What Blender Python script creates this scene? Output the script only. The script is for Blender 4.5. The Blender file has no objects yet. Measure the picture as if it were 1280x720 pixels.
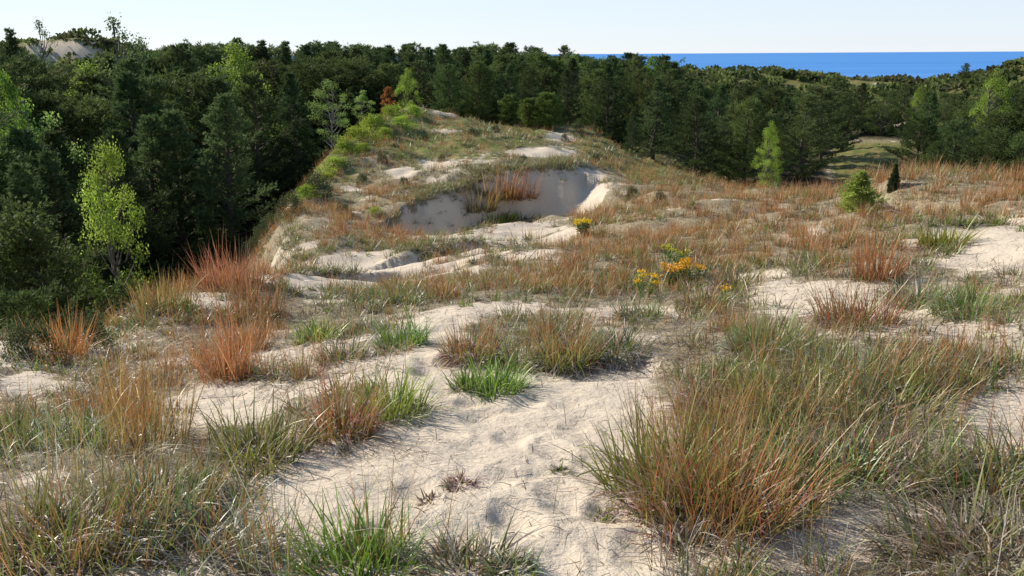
import bpy, math
import numpy as np
from math import radians as R

rng = np.random.default_rng(7)
sc = bpy.context.scene
COL = sc.collection

# ------------------------------------------------------------------ camera, sky, sun
W, Hh, F = 1280.0, 720.0, 1065.0
PITCH, ROLL = R(15.35), R(0.35)
cam_d = bpy.data.cameras.new('camera'); cam = bpy.data.objects.new('camera', cam_d); COL.objects.link(cam)
cam_d.sensor_width = 36; cam_d.lens = 36 * F / W; cam_d.clip_start = 0.05; cam_d.clip_end = 60000
from mathutils import Matrix, Vector
cam_m = Matrix.Rotation(math.pi / 2 - PITCH, 4, 'X') @ Matrix.Rotation(-ROLL, 4, 'Z')
cam.matrix_world = cam_m
sc.camera = cam
M3 = np.array([[cam_m[i][j] for j in range(3)] for i in range(3)])

SUN_EL, SUN_AZ = R(31), R(-56)          # azimuth from +Y towards +X
world = bpy.data.worlds.new('World'); sc.world = world; world.use_nodes = True
wn = world.node_tree
bg = wn.nodes['Background']
sky = wn.nodes.new('ShaderNodeTexSky'); sky.sky_type = 'NISHITA'; sky.sun_disc = False
sky.sun_elevation = SUN_EL; sky.sun_rotation = SUN_AZ
sky.air_density = 1.0; sky.dust_density = 0.0; sky.ozone_density = 2.0
skm = wn.nodes.new('ShaderNodeMix'); skm.data_type = 'RGBA'; skm.inputs['Factor'].default_value = 0.72
skm.inputs['B'].default_value = (5.2, 5.9, 7.05, 1)
tco = wn.nodes.new('ShaderNodeTexCoord'); sxyz = wn.nodes.new('ShaderNodeSeparateXYZ'); wn.links.new(tco.outputs['Generated'], sxyz.inputs[0])
hz = wn.nodes.new('ShaderNodeMapRange'); hz.interpolation_type = 'SMOOTHSTEP'      # pale haze low in the sky
hz.inputs['From Min'].default_value = 0.04; hz.inputs['From Max'].default_value = 0.28; hz.inputs['To Min'].default_value = 0.76; hz.inputs['To Max'].default_value = 0.0
wn.links.new(sxyz.outputs[2], hz.inputs[0]); wn.links.new(hz.outputs[0], skm.inputs['Factor'])
wn.links.new(sky.outputs[0], skm.inputs['A']); wn.links.new(skm.outputs['Result'], bg.inputs[0]); bg.inputs[1].default_value = 0.11
sun_d = bpy.data.lights.new('sun', 'SUN'); sun = bpy.data.objects.new('sun', sun_d); COL.objects.link(sun)
sun_d.energy = 5.0; sun_d.angle = R(0.55); sun_d.color = (1.0, 0.91, 0.77)
S = Vector((math.sin(SUN_AZ) * math.cos(SUN_EL), math.cos(SUN_AZ) * math.cos(SUN_EL), math.sin(SUN_EL)))
sun.rotation_euler = S.to_track_quat('Z', 'Y').to_euler()
sun.location = S * 100
sc.view_settings.view_transform = 'Standard'; sc.view_settings.look = 'None'
sc.view_settings.gamma = 1; sc.view_settings.exposure = 0.42
sc.view_settings.use_curve_mapping = False
sc.render.engine = 'CYCLES'
cy = sc.cycles
cy.use_denoising = True; cy.max_bounces = 6; cy.diffuse_bounces = 3; cy.glossy_bounces = 2
cy.transmission_bounces = 3; cy.use_adaptive_sampling = False
sc.render.use_persistent_data = False

# ------------------------------------------------------------------ projection and noise
def ray(px, py):
    px = np.asarray(px, float); py = np.asarray(py, float)
    d = np.stack([(px - W / 2) / F, -(py - Hh / 2) / F, -np.ones_like(px + py)], -1)
    return d @ M3.T
def P(px, py, Y):
    d = ray(px, py); return d / d[..., 1:2] * np.asarray(Y, float)[..., None]
def proj(p):
    q = p @ M3
    d = -q[..., 2]; d = np.where(d > 1e-3, d, 1e-3)
    return W / 2 + q[..., 0] / d * F, Hh / 2 - q[..., 1] / d * F
def hash2(i, j, s):
    n = (i.astype(np.int64) * 374761393 + j.astype(np.int64) * 668265263 + s * 974711) & 0xffffffff
    n = ((n ^ (n >> 13)) * 1274126177) & 0xffffffff
    n = ((n ^ (n >> 16)) * 2246822519) & 0xffffffff
    return ((n ^ (n >> 15)) & 0xffffff) / float(0xffffff)
def vnoise(x, y, s=0):
    i = np.floor(x); j = np.floor(y); fx = x - i; fy = y - j
    fx = fx * fx * fx * (fx * (fx * 6 - 15) + 10); fy = fy * fy * fy * (fy * (fy * 6 - 15) + 10)
    a = hash2(i, j, s); b = hash2(i + 1, j, s); c = hash2(i, j + 1, s); d = hash2(i + 1, j + 1, s)
    return (a + (b - a) * fx) * (1 - fy) + (c + (d - c) * fx) * fy
def fbm(x, y, s=0, o=4):
    v = 0; a = 0.5; t = 0
    for k in range(o):
        v = v + a * vnoise(x * 2 ** k + 17.3 * k, y * 2 ** k - 9.1 * k, s + k); t += a; a *= 0.5
    return v / t
def sst(x, a=0.0, b=1.0):
    t = np.clip((x - a) / (b - a), 0, 1); return t * t * (3 - 2 * t)

# ------------------------------------------------------------------ terrain height field
CT = [  # image column, image row, distance ahead (m)
 (-150,730,2.3),(0,720,2.35),(320,720,2.4),(640,720,2.4),(960,720,2.4),(1280,720,2.35),(1430,730,2.3),
 (0,600,3.3),(320,600,3.25),(640,600,3.2),(960,600,3.2),(1280,600,3.1),
 (0,500,5.4),(320,500,4.8),(640,500,4.4),(960,500,4.25),(1280,480,4.2),
 (-60,445,8.2),(0,440,8.2),(110,432,8.2),(320,440,6.6),(500,430,6.1),(640,430,5.9),(800,430,5.7),(960,430,5.2),(1280,400,5.4),
 (130,412,9.6),(200,390,11),(300,362,13),(350,348,14.5),(420,345,14.6),(500,335,15.5),(330,400,9),(500,380,9.2),(640,380,8.6),(800,380,8.1),(960,370,7.5),(1150,350,7.5),(1280,330,7.6),
 (620,332,13.5),(750,320,12.8),(900,310,11.8),(1000,300,11.5),(1150,285,11),(1280,280,10.5),
 (700,295,19),(590,300,18.5),(560,292,20.5),(640,272,23),(700,270,23.5),(450,310,19),(400,305,19),(370,300,19.5),
 (640,206,28),(570,225,27),(535,243,26),(500,250,25.5),(725,212,28),(745,235,26),(440,260,25.5),(400,250,26.5),
 (800,262,21),(870,262,20),(940,262,19.5),(1000,262,19),(1100,243,18),(1200,241,16.5),(1280,246,14.5),(1400,246,14),
 (850,240,26),(800,212,33),(760,185,40),(600,180,33),(640,168,40),(700,165,47),(560,150,42),(520,152,40),(470,172,36),(440,195,33),(410,220,30),
 (720,155,54),(640,158,52),(560,146,48),(510,138,44),
 (1112,188,68),(1112,212,52),(1112,232,43),(430,182,34),(472,152,39),(385,240,27),(352,292,20.5),(900,222,48),(980,228,44),(1050,240,38),(880,205,56),(940,212,54),
]
cp = [tuple(P(a, b, c)) for a, b, c in CT]
cp += [  # forest floor, far dunes, ground outside the frame (x, y, z)
 (-7.2,11,-6.6),(-6.5,14.5,-6.8),(-7.2,19.5,-7.6),(-9,16,-8.8),(-13,14,-9),(-18,16,-9.6),(-13,22,-10),(-11.5,27,-9.8),(-11,33,-9.2),(-10.5,42,-8.2),(-9,50,-7),(-20,35,-10.5),(-30,25,-10.5),(-30,50,-10),(-15,60,-8.5),(-45,40,-10),
 (0,62,-6),(0,75,-8),(20,80,-9),(9,62,-6.5),(-40,80,-9),(-75,60,-8),(-20,100,-8),(20,110,-9),
 (13,52,-7.2),(40,58,-8.2),(17,33,-6.0),(22,30,-6.2),(14,26,-4.2),(28,40,-7.4),(40,40,-7.5),(40,70,-9),(30,90,-9.5),(22,24,-5.2),(60,60,-9),
 (0,0,-1.6),(3,0,-1.55),(-3,0,-1.7),(0,-4,-1.7),(-8,0,-3.4),(8,0,-1.8),(-9,5,-5.0),(-14,7,-7.5),(9,5,-1.7),(16,8,-3.2),(24,12,-5.5),(-20,0,-8.5),(0,-15,-3.5),(20,-10,-5),(-20,-20,-8),
 (0,-60,-9),(-60,0,-10),(60,0,-9),(60,-60,-9),(-60,-60,-10),
]
FARC = [(-110,52,150),(60,58,135),(100,58,135),(20,66,130),(170,72,140),(300,90,150),(500,92,170),(700,92,200),(790,104,240),(860,104,240),(900,102,235),(960,100,230),(1040,101,230),(1110,103,225),(1170,106,200),(1215,99,165),(1280,83,150),(1400,70,150),(1180,113,130),(1080,118,130),(980,120,130),(900,120,130)]
cp += [tuple(P(a, b, c)) for a, b, c in FARC]
cp += [(0,300,-16),(-150,300,-14),(120,320,-15),(60,330,-17),(0,420,-30),(200,380,-30),(400,300,-30),(-300,300,-25),(-200,420,-30),(700,0,-30),(-700,0,-30),(0,-600,-30),
       (0,1500,-60),(1500,1500,-60),(-1500,1500,-60),(2500,-500,-60),(-2500,-500,-60),(0,-3000,-60),(0,9000,-80),(9000,0,-80),(-9000,0,-80)]
cp = np.array(cp)
def lp(x, y):
    r = np.sqrt(x * x + y * y) + 1e-6
    k = np.log1p(r / 2.5) / r
    return x * k * 3, y * k * 3
cu, cv = lp(cp[:, 0], cp[:, 1])
def tk(d2): return 0.5 * d2 * np.log(d2 + 1e-9)
nC = len(cp)
A = np.zeros((nC + 3, nC + 3))
A[:nC, :nC] = tk((cu[:, None] - cu) ** 2 + (cv[:, None] - cv) ** 2) + np.eye(nC) * 0.004
A[:nC, nC] = 1; A[:nC, nC + 1] = cu; A[:nC, nC + 2] = cv; A[nC:, :nC] = A[:nC, nC:].T
wts = np.linalg.solve(A, np.concatenate([cp[:, 2], [0, 0, 0]]))
def base_h(x, y):
    u, v = lp(x, y); out = wts[nC] + wts[nC + 1] * u + wts[nC + 2] * v
    for k in range(nC): out = out + wts[k] * tk((u - cu[k]) ** 2 + (v - cv[k]) ** 2)
    return out

def seg_dist(x, y, pl):
    """distance to a polyline and the side (positive = nearer the viewer than the line)"""
    best = np.full(x.shape, 1e9); side = np.zeros(x.shape)
    for (x0, y0), (x1, y1) in zip(pl[:-1], pl[1:]):
        dx, dy = x1 - x0, y1 - y0; L2 = dx * dx + dy * dy
        t = np.clip(((x - x0) * dx + (y - y0) * dy) / L2, 0, 1)
        ex, ey = x - x0 - t * dx, y - y0 - t * dy
        d = np.sqrt(ex * ex + ey * ey); sd = -(dx * ey - dy * ex)
        m = d < best; best = np.where(m, d, best); side = np.where(m, sd, side)
    return best, side
def xy(*pts): return [tuple(P(a, b, c)[:2]) for a, b, c in pts]
SCARPS = [  # crest line (left to right), drop, width of the slip face, length of the hollow in front
 (xy((528,256,25.2),(545,240,26),(575,225,26.9),(620,209,27.8),(680,206,28),(708,210,27.8)), 1.3, 1.15, 3.4),
 (xy((500,318,17.6),(540,303,18.3),(590,299,18.6),(650,300,18.5),(690,310,17.8)), 0.45, 0.6, 1.5),
 (xy((330,362,13.0),(370,352,13.8),(410,349,14.0),(450,346,14.3)), 0.34, 0.42, 1.2),
 (xy((455,350,14.4),(500,345,14.9),(560,345,14.6)), 0.25, 0.35, 1.2),
 (xy((735,160,52),(790,190,41),(850,218,33),(905,246,26))[::-1], 1.7, 1.2, 16.0),
 (xy((760,243,25.5),(800,250,24.4),(850,262,22.5)), 0.45, 0.7, 1.8),
 (xy((30,64,150),(60,57,148),(85,53,146),(112,58,144),(135,66,143)), 11.0, 8, 30),
 (xy((540,455,5.5),(620,447,5.6),(700,452,5.4),(800,448,5.4)), 0.07, 0.12, 0.5),
]
def height(x, y, fine=True):
    x = np.asarray(x, float); y = np.asarray(y, float)
    h = base_h(x, y)
    r = np.sqrt(x * x + y * y)
    far = sst(r, 70, 200)
    h = h + (fbm(x / 9, y / 9, 3, 3) - 0.5) * 0.9 * sst(r, 6, 25) * (1 + 2 * far)
    h = h + (fbm(x / 40, y / 40, 8, 3) - 0.5) * 3 * far * (1 - sst(r, 300, 500))
    h = h + (fbm(x / 1.9, y / 1.3, 5, 4) - 0.5) * (0.42 * sst(r, 3, 14) + .22 * sst(r, 22, 34))
    h = h + (fbm(x / 0.6, y / 0.6, 11, 3) - 0.5) * 0.06
    near = r < 200
    if near.any():
        xn, yn = x[near], y[near]; add = np.zeros_like(xn)
        for pl, drop, wd, ln in SCARPS:
            if drop == 0: continue
            js = 0.8 * max(1, wd); j = (fbm(xn / js, yn / js, 21, 2) - 0.5) * (0.55 if wd < 5 else 0.15) * wd
            d, s = seg_dist(xn, yn, pl)
            f = np.where(s > 0, d + j, -d + j)
            ends = 1 - sst(np.maximum(min(pl[0][0], pl[-1][0]) - xn, xn - max(pl[0][0], pl[-1][0])), -0.3 * wd, 1.2 * wd)
            add -= drop * sst(f, 0, wd) * (1 - sst(f, wd + 0.3, wd + ln)) * ends
            add += 0.05 * drop * np.exp(-(d / (0.5 * wd)) ** 2) * ends
        h[near] += add
    if fine:
        nn = r < 14
        if nn.any():
            xn, yn = x[nn], y[nn]
            a = fbm(xn / 0.16, yn / 0.16, 31, 3) - 0.5
            pock = np.minimum(fbm(xn / 0.23 + 5, yn / 0.17, 41, 2) - 0.42, 0)
            f2 = 1 - sst(r[nn], 7, 14)
            h[nn] += (a * 0.022 + pock * 0.07) * f2
            for fx, fy, fa in FOOT:      # footprints along the sandy path
                dx = xn - fx; dy = yn - fy; ca, sa = math.cos(fa), math.sin(fa)
                e = ((dx * ca + dy * sa) / 0.075) ** 2 + ((-dx * sa + dy * ca) / 0.14) ** 2
                h[nn] += -0.016 * np.exp(-e ** 1.2) + 0.005 * np.exp(-(np.sqrt(e) - 1.45) ** 2 / 0.1)
    return h
FOOT = []
def hit(px, py, fine=False):
    """where the sight line through an image point first meets the ground"""
    px = np.atleast_1d(np.asarray(px, float)); py = np.atleast_1d(np.asarray(py, float))
    d = ray(px, py); d = d / d[:, 1:2]
    Ys = np.geomspace(1.5, 150, 260); res = np.full(len(px), np.nan); prev = np.full(len(px), 1.5)
    for Y in Ys:
        todo = np.isnan(res)
        if not todo.any(): break
        p = d[todo] * Y
        below = p[:, 2] < height(p[:, 0], p[:, 1], False)
        idx = np.where(todo)[0][below]; res[idx] = Y
    res = np.where(np.isnan(res), 150, res)
    for _ in range(8):     # refine
        lo = res / 1.018
        p = d * ((lo + res) / 2)[:, None]
        b = p[:, 2] < height(p[:, 0], p[:, 1], False)
        res = np.where(b, (lo + res) / 2, res); 
        if _ > 2: break
    p = d * res[:, None]; p[:, 2] = height(p[:, 0], p[:, 1], fine)
    return p
foot_px = [(548,432),(530,446),(560,458),(526,470),(556,486),(598,520),(640,548),(690,560),(622,600),(700,620),(650,660),(760,640),(720,540),(560,540),(660,505),(742,590),(590,690),(800,690),(690,700),(520,620)]
fp = hit([a for a, b in foot_px], [b for a, b in foot_px])
FOOT = [(p[0], p[1], 0.3 * math.sin(i * 2.1)) for i, p in enumerate(fp)]

# ------------------------------------------------------------------ mesh and object helpers
def new_mesh(name, v, f, mats, cols=None, smooth=False, quads=True):
    me = bpy.data.meshes.new(name)
    v = np.asarray(v, np.float32); f = np.asarray(f, np.int32)
    k = f.shape[1]
    me.vertices.add(len(v)); me.vertices.foreach_set('co', v.ravel())
    me.loops.add(f.size); me.loops.foreach_set('vertex_index', f.ravel())
    me.polygons.add(len(f)); me.polygons.foreach_set('loop_start', np.arange(0, f.size, k, dtype=np.int32))
    if smooth: me.polygons.foreach_set('use_smooth', np.ones(len(f), bool))
    if cols is not None:
        c = np.ones((len(v), 4), np.float32); c[:, :cols.shape[1]] = cols
        at = me.color_attributes.new('Col', 'FLOAT_COLOR', 'POINT'); at.data.foreach_set('color', c.ravel())
    me.update(calc_edges=True); me.validate()
    me.materials.append(mats)
    return me
def link(name, data, parent=None, loc=None):
    o = bpy.data.objects.new(name, data); COL.objects.link(o)
    if parent is not None: o.parent = parent
    if loc is not None: o.location = loc
    return o
def tag(o, label=None, cat=None, group=None, kind=None):
    for k, v in (('label', label), ('category', cat), ('group', group), ('kind', kind)):
        if v: o[k] = v
    return o
def join(parts):
    vs, fs, cs, n = [], [], [], 0
    for v, f, c in parts:
        vs.append(v); fs.append(f + n); cs.append(c); n += len(v)
    return np.concatenate(vs), np.concatenate(fs), np.concatenate(cs)
def tube(pts, rad, col, k=6):
    pts = np.asarray(pts, float); n = len(pts)
    t = np.gradient(pts, axis=0); t /= np.linalg.norm(t, axis=1)[:, None] + 1e-9
    ref = np.array([0.31, 0.17, 0.05]) + np.array([0, 0, 1.0]) * (np.abs(t[:, 2:3]) < 0.7) + np.array([1.0, 0, 0]) * (np.abs(t[:, 2:3]) >= 0.7)
    a = np.cross(t, ref); a /= np.linalg.norm(a, axis=1)[:, None]; b = np.cross(t, a)
    ang = np.arange(k) * 2 * np.pi / k
    v = pts[:, None] + np.asarray(rad)[:, None, None] * (a[:, None] * np.cos(ang)[None, :, None] + b[:, None] * np.sin(ang)[None, :, None])
    i = np.arange(n - 1)[:, None] * k; j = np.arange(k)[None]; j2 = (j + 1) % k
    f = np.stack([i + j, i + j2, i + k + j2, i + k + j], -1).reshape(-1, 4)
    return v.reshape(-1, 3), f, np.tile(np.asarray(col, float), (n * k, 1))

# ------------------------------------------------------------------ materials
def nodes(name):
    m = bpy.data.materials.new(name); m.use_nodes = True; t = m.node_tree
    b = t.nodes['Principled BSDF']; return m, t, b, t.nodes['Material Output']
def N(t, typ, **kw):
    n = t.nodes.new(typ)
    for k, v in kw.items(): setattr(n, k, v)
    return n
def ramp(t, src, stops):
    r = N(t, 'ShaderNodeValToRGB'); el = r.color_ramp.elements
    while len(el) < len(stops): el.new(0.5)
    for e, (p, c) in zip(el, stops): e.position = p; e.color = (c, c, c, 1) if not hasattr(c, '__len__') else (*c, 1)
    t.links.new(src, r.inputs[0]); return r.outputs[0]
def noise(t, scale, detail=4, vec=None, rough=0.55, dist=0):
    n = N(t, 'ShaderNodeTexNoise'); n.inputs['Scale'].default_value = scale; n.inputs['Detail'].default_value = detail
    n.inputs['Roughness'].default_value = rough; n.inputs['Distortion'].default_value = dist
    if vec is not None: t.links.new(vec, n.inputs['Vector'])
    return n.outputs['Fac']
def mix(t, fac, a, b, mode='MIX'):
    m = N(t, 'ShaderNodeMix', data_type='RGBA', blend_type=mode)
    for sock, val in ((m.inputs['Factor'], fac), (m.inputs['A'], a), (m.inputs['B'], b)):
        if hasattr(val, 'is_linked'): t.links.new(val, sock)
        elif hasattr(val, '__len__'): sock.default_value = (*val, 1)
        else: sock.default_value = val
    return m.outputs['Result']
def math_(t, op, a, b=None):
    m = N(t, 'ShaderNodeMath', operation=op)
    for s, v in zip(m.inputs, (a, b)):
        if v is None: continue
        if hasattr(v, 'is_linked'): t.links.new(v, s)
        else: s.default_value = v
    return m.outputs[0]

def mat_ground():
    m, t, b, out = nodes('dune_ground')
    pos = N(t, 'ShaderNodeNewGeometry').outputs['Position']
    att = N(t, 'ShaderNodeAttribute', attribute_name='Col')
    sep = N(t, 'ShaderNodeSeparateColor'); t.links.new(att.outputs['Color'], sep.inputs[0])
    lit, grn, frs = sep.outputs[0], sep.outputs[1], sep.outputs[2]
    n1 = noise(t, 1.6, 5, pos); n2 = noise(t, 14, 6, pos, 0.7); n3 = noise(t, 120, 3, pos, 0.7); n4 = noise(t, 5, 5, pos, .65)
    sand = mix(t, ramp(t, n1, [(0.3, 0), (0.7, 1)]), (0.61, 0.515, 0.395), (0.53, 0.445, 0.345))
    sand = mix(t, ramp(t, n3, [(0.35, 0), (0.75, 1)]), sand, (0.66, 0.57, 0.455))
    sand = mix(t, ramp(t, n2, [(0.62, 0), (0.78, .55)]), sand, (0.26, 0.20, 0.16))
    litter = mix(t, ramp(t, n2, [(0.35, 0), (0.65, 1)]), (0.13, 0.10, 0.05), (0.37, 0.31, 0.20))
    litter = mix(t, ramp(t, n3, [(0.5, 0), (0.7, 1)]), litter, (0.47, 0.42, 0.31))
    green = mix(t, ramp(t, n2, [(0.35, 0), (0.65, 1)]), (0.07, 0.095, 0.022), (0.17, 0.19, 0.05))
    green = mix(t, ramp(t, n1, [(0.45, 0), (0.6, .8)]), green, (0.24, 0.17, 0.07))
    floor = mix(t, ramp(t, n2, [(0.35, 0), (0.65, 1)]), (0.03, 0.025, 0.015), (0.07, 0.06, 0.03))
    def brk(mask, amt, n):
        s = math_(t, 'ADD', mask, math_(t, 'MULTIPLY', math_(t, 'SUBTRACT', n, 0.5), amt))
        return ramp(t, s, [(0.40, 0), (0.60, 1)])
    c = mix(t, brk(lit, 1.1, n4), sand, litter)
    c = mix(t, brk(grn, 1.0, n4), c, green)
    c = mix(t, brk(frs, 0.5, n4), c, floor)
    t.links.new(c, b.inputs['Base Color']); b.inputs['Roughness'].default_value = 0.95; b.inputs['Specular IOR Level'].default_value = 0.15
    bp = N(t, 'ShaderNodeBump'); bp.inputs['Strength'].default_value = 0.7; bp.inputs['Distance'].default_value = 0.02
    hgt = math_(t, 'ADD', math_(t, 'MULTIPLY', noise(t, 26, 5, pos, .6), 1.0), math_(t, 'MULTIPLY', n3, 0.25))
    mp = N(t, 'ShaderNodeMapping'); mp.inputs['Scale'].default_value = (5, 24, 5); mp.inputs['Rotation'].default_value = (0, 0, 0.35); t.links.new(pos, mp.inputs[0])
    hgt = math_(t, 'ADD', hgt, math_(t, 'MULTIPLY', noise(t, 1.0, 2, mp.outputs[0], .5, .6), 0.5))
    t.links.new(hgt, bp.inputs['Height']); t.links.new(bp.outputs[0], b.inputs['Normal'])
    return m
def mat_leaf(name, trans=0.35, rough=0.45, spec=0.4, var=0.25, tint=(1, 1, 1), huevar=0.03):
    m, t, b, out = nodes(name)
    att = N(t, 'ShaderNodeAttribute', attribute_name='Col'); oi = N(t, 'ShaderNodeObjectInfo')
    hsv = N(t, 'ShaderNodeHueSaturation')
    hsv.inputs['Hue'].default_value = 0.5
    t.links.new(math_(t, 'ADD', 1 - var / 2, math_(t, 'MULTIPLY', oi.outputs['Random'], var)), hsv.inputs['Value'])
    r2 = math_(t, 'FRACT', math_(t, 'MULTIPLY', oi.outputs['Random'], 17.3))
    t.links.new(math_(t, 'ADD', 0.5 - huevar / 2, math_(t, 'MULTIPLY', r2, huevar)), hsv.inputs['Hue'])
    t.links.new(mix(t, 1.0, att.outputs['Color'], tint, 'MULTIPLY'), hsv.inputs['Color'])
    c = hsv.outputs[0]
    t.links.new(c, b.inputs['Base Color']); b.inputs['Roughness'].default_value = rough; b.inputs['Specular IOR Level'].default_value = spec
    tr = N(t, 'ShaderNodeBsdfTranslucent'); t.links.new(c, tr.inputs[0])
    ms = N(t, 'ShaderNodeMixShader'); ms.inputs[0].default_value = trans
    t.links.new(b.outputs[0], ms.inputs[1]); t.links.new(tr.outputs[0], ms.inputs[2]); t.links.new(ms.outputs[0], out.inputs['Surface'])
    return m
def mat_bark():
    m, t, b, out = nodes('bark')
    att = N(t, 'ShaderNodeAttribute', attribute_name='Col')
    n = noise(t, 18, 5)
    c = mix(t, ramp(t, n, [(0.35, 0), (0.65, 1)]), (0.55, 0.55, 0.55), (1.3, 1.3, 1.3))
    t.links.new(mix(t, 1.0, att.outputs['Color'], c, 'MULTIPLY'), b.inputs['Base Color']); b.inputs['Roughness'].default_value = 0.9
    bp = N(t, 'ShaderNodeBump'); bp.inputs['Distance'].default_value = 0.02; t.links.new(n, bp.inputs['Height']); t.links.new(bp.outputs[0], b.inputs['Normal'])
    return m
def mat_water():
    m, t, b, out = nodes('lake_water')
    pos = N(t, 'ShaderNodeNewGeometry').outputs['Position']
    mp = N(t, 'ShaderNodeMapping'); mp.inputs['Scale'].default_value = (0.0006, 0.012, 1); t.links.new(pos, mp.inputs[0])
    n = noise(t, 1.0, 4, mp.outputs[0])
    c = mix(t, ramp(t, n, [(0.35, 0), (0.7, 1)]), (0.06, 0.235, 0.57), (0.10, 0.30, 0.68))
    t.links.new(c, b.inputs['Base Color']); b.inputs['Roughness'].default_value = 0.6; b.inputs['Specular IOR Level'].default_value = 0.06
    return m
G_MAT = mat_ground(); BARK = mat_bark(); WATER = mat_water()
GRASS = mat_leaf('grass_blades', 0.32, 0.42, 0.5, 0.2, huevar=0.012)
NEEDLE = mat_leaf('pine_needles', 0.3, 0.7, 0.1, 0.7, huevar=0.04)
LEAF = mat_leaf('broad_leaves', 0.45, 0.6, 0.12, 0.35, huevar=0.03)
PETAL = mat_leaf('petals', 0.3, 0.5, 0.3, 0.1)

# ------------------------------------------------------------------ cover of the ground (0..1 masks and grass densities)
def blobs(px, py, lst):
    v = np.zeros_like(px)
    for cx, cy_, rx, ry, a in lst: v += a * np.exp(-((px - cx) / rx) ** 2 - ((py - cy_) / ry) ** 2)
    return v
BARE = [(680,600,150,95,2.2),(560,700,110,60,1.3),(760,690,120,60,1.8),(640,520,120,35,1.8),(720,480,90,26,1.2),(545,445,30,35,1.6),(420,610,80,50,.9),(1010,680,80,40,1.2),
        (455,334,55,16,1.6),(380,352,50,8,.9),(625,243,78,34,3.0),(690,285,45,16,.9),(590,312,50,10,.8),(1255,300,45,22,1.5),(1180,300,50,10,.7),
        (260,378,60,9,.9),(715,214,26,7,.9),(670,190,26,6,1.0),(700,172,24,8,1.3),(510,340,30,20,.8),(520,190,30,8,.35),(470,215,25,8,.35),(940,248,80,7,.7),(1270,560,60,25,.4),
        (1150,520,60,40,.3),(50,470,60,18,.4),(240,470,60,25,.3),(970,380,30,35,.5),(560,140,25,5,.8),(560,165,28,5,.9),(630,168,22,4,.8),(470,200,18,6,.9),(500,215,18,5,.9),(440,235,16,5,.8),(690,190,45,7,1.1),(745,218,28,6,1.0),(540,203,16,5,.9),(600,188,22,4,.7),(430,262,14,5,.7)]
ORANGE = [(185,540,55,60,1.6),(170,600,40,40,.6),(290,345,50,25,1.5),(200,362,30,18,1.3),(140,392,40,18,1.2),(60,415,50,16,.8),(430,285,70,28,1.0),(290,440,80,45,1.0),(340,400,60,30,.7),(855,290,150,34,2.2),
          (780,215,40,18,1.2),(1150,252,150,26,2.6),(900,425,60,30,.9),(930,500,50,30,.4),(390,490,40,40,.8),(618,262,34,8,3.0),(790,320,80,30,.8),(950,232,120,9,1.5),(740,165,30,8,1.2),
          (680,350,80,30,.7),(560,350,60,30,.6),(880,640,60,40,.5),(1230,420,70,80,.6),(460,200,70,40,.45),(1060,330,60,40,.7),(720,290,30,40,1.0),(640,240,12,30,.2),(1180,500,70,60,.4)]
GREENB = [(480,495,35,20,1.0),(620,475,40,14,.7),(850,590,70,50,1.3),(1080,420,170,90,1.1),(1080,500,150,60,.8),(850,335,80,30,1.0),(505,415,40,18,.7),(700,390,110,35,1.0),(600,180,110,22,1.4),(850,210,60,22,1.4),
          (780,190,50,14,1.4),(560,230,60,16,.9),(330,540,60,40,.6),(90,650,110,60,1.1),(430,690,80,40,.5),(1180,280,110,22,.7),(1260,640,60,60,.8),(400,330,60,16,.6),(640,274,80,9,3.2),(470,170,50,22,.9),(900,330,70,20,.6),
          (100,430,120,12,.6),(250,400,80,14,.5),(1000,250,120,7,.8),(880,372,70,25,.9),(640,350,120,22,.5),(450,320,25,10,.4)]
def wgt(x, y, z):
    px, py = proj(np.stack([x, y, z], -1))
    r = np.sqrt(x * x + y * y)
    n = fbm(x / 0.9, y / 0.9, 61, 3); n2 = fbm(x / 2.6, y / 2.6, 71, 3)
    d0, s0 = seg_dist(x, y, SCARPS[0][0]); pl0 = SCARPS[0][0]
    hol = (s0 > 0) * sst(d0, .15, .5) * (1 - sst(d0, 2.2, 3.2)) * (1 - sst(np.maximum(pl0[0][0] - x, x - pl0[-1][0]), .2, 1.2))
    bare = 3 * hol + blobs(px, py, BARE) + .65 * (1 - .75 * sst(px, 450, 760)) * sst(fbm(x / .55, y / .55, 141, 2), .60, .72) * (1 - sst(np.sqrt(x * x + y * y), 14, 22)); o = blobs(px, py, ORANGE); g = blobs(px, py, GREENB)
    cover = 0.52 + 0.3 * sst(r, 14, 30) + (n - 0.5) * 1.5 + (n2 - 0.5) * 0.8 + 0.22 * (o + g) - 0.62 * bare
    return px, py, r, np.clip(cover, 0, 1), np.clip(bare, 0, 2), o, g
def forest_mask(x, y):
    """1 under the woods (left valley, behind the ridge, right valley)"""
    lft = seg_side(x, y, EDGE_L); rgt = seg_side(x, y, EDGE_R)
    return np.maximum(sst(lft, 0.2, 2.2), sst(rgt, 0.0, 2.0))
EDGE_L = xy((-900,470,6.5),(-60,452,8.6),(60,432,9.6),(140,405,11.2),(215,375,13),(300,345,15.2),(322,300,20),(352,250,27),(405,190,35),(465,140,45),(560,135,53),(640,140,60),(720,148,64),(760,140,66)) 
EDGE_R = xy((730,150,60),(800,180,54),(860,200,54),(1000,240,41),(1075,236,38),(1150,240,30),(1290,240,24),(1900,240,18))
def seg_side(x, y, pl):
    d, s = seg_dist(np.asarray(x, float), np.asarray(y, float), pl)
    return np.where(s > 0, -d, d)

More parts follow.
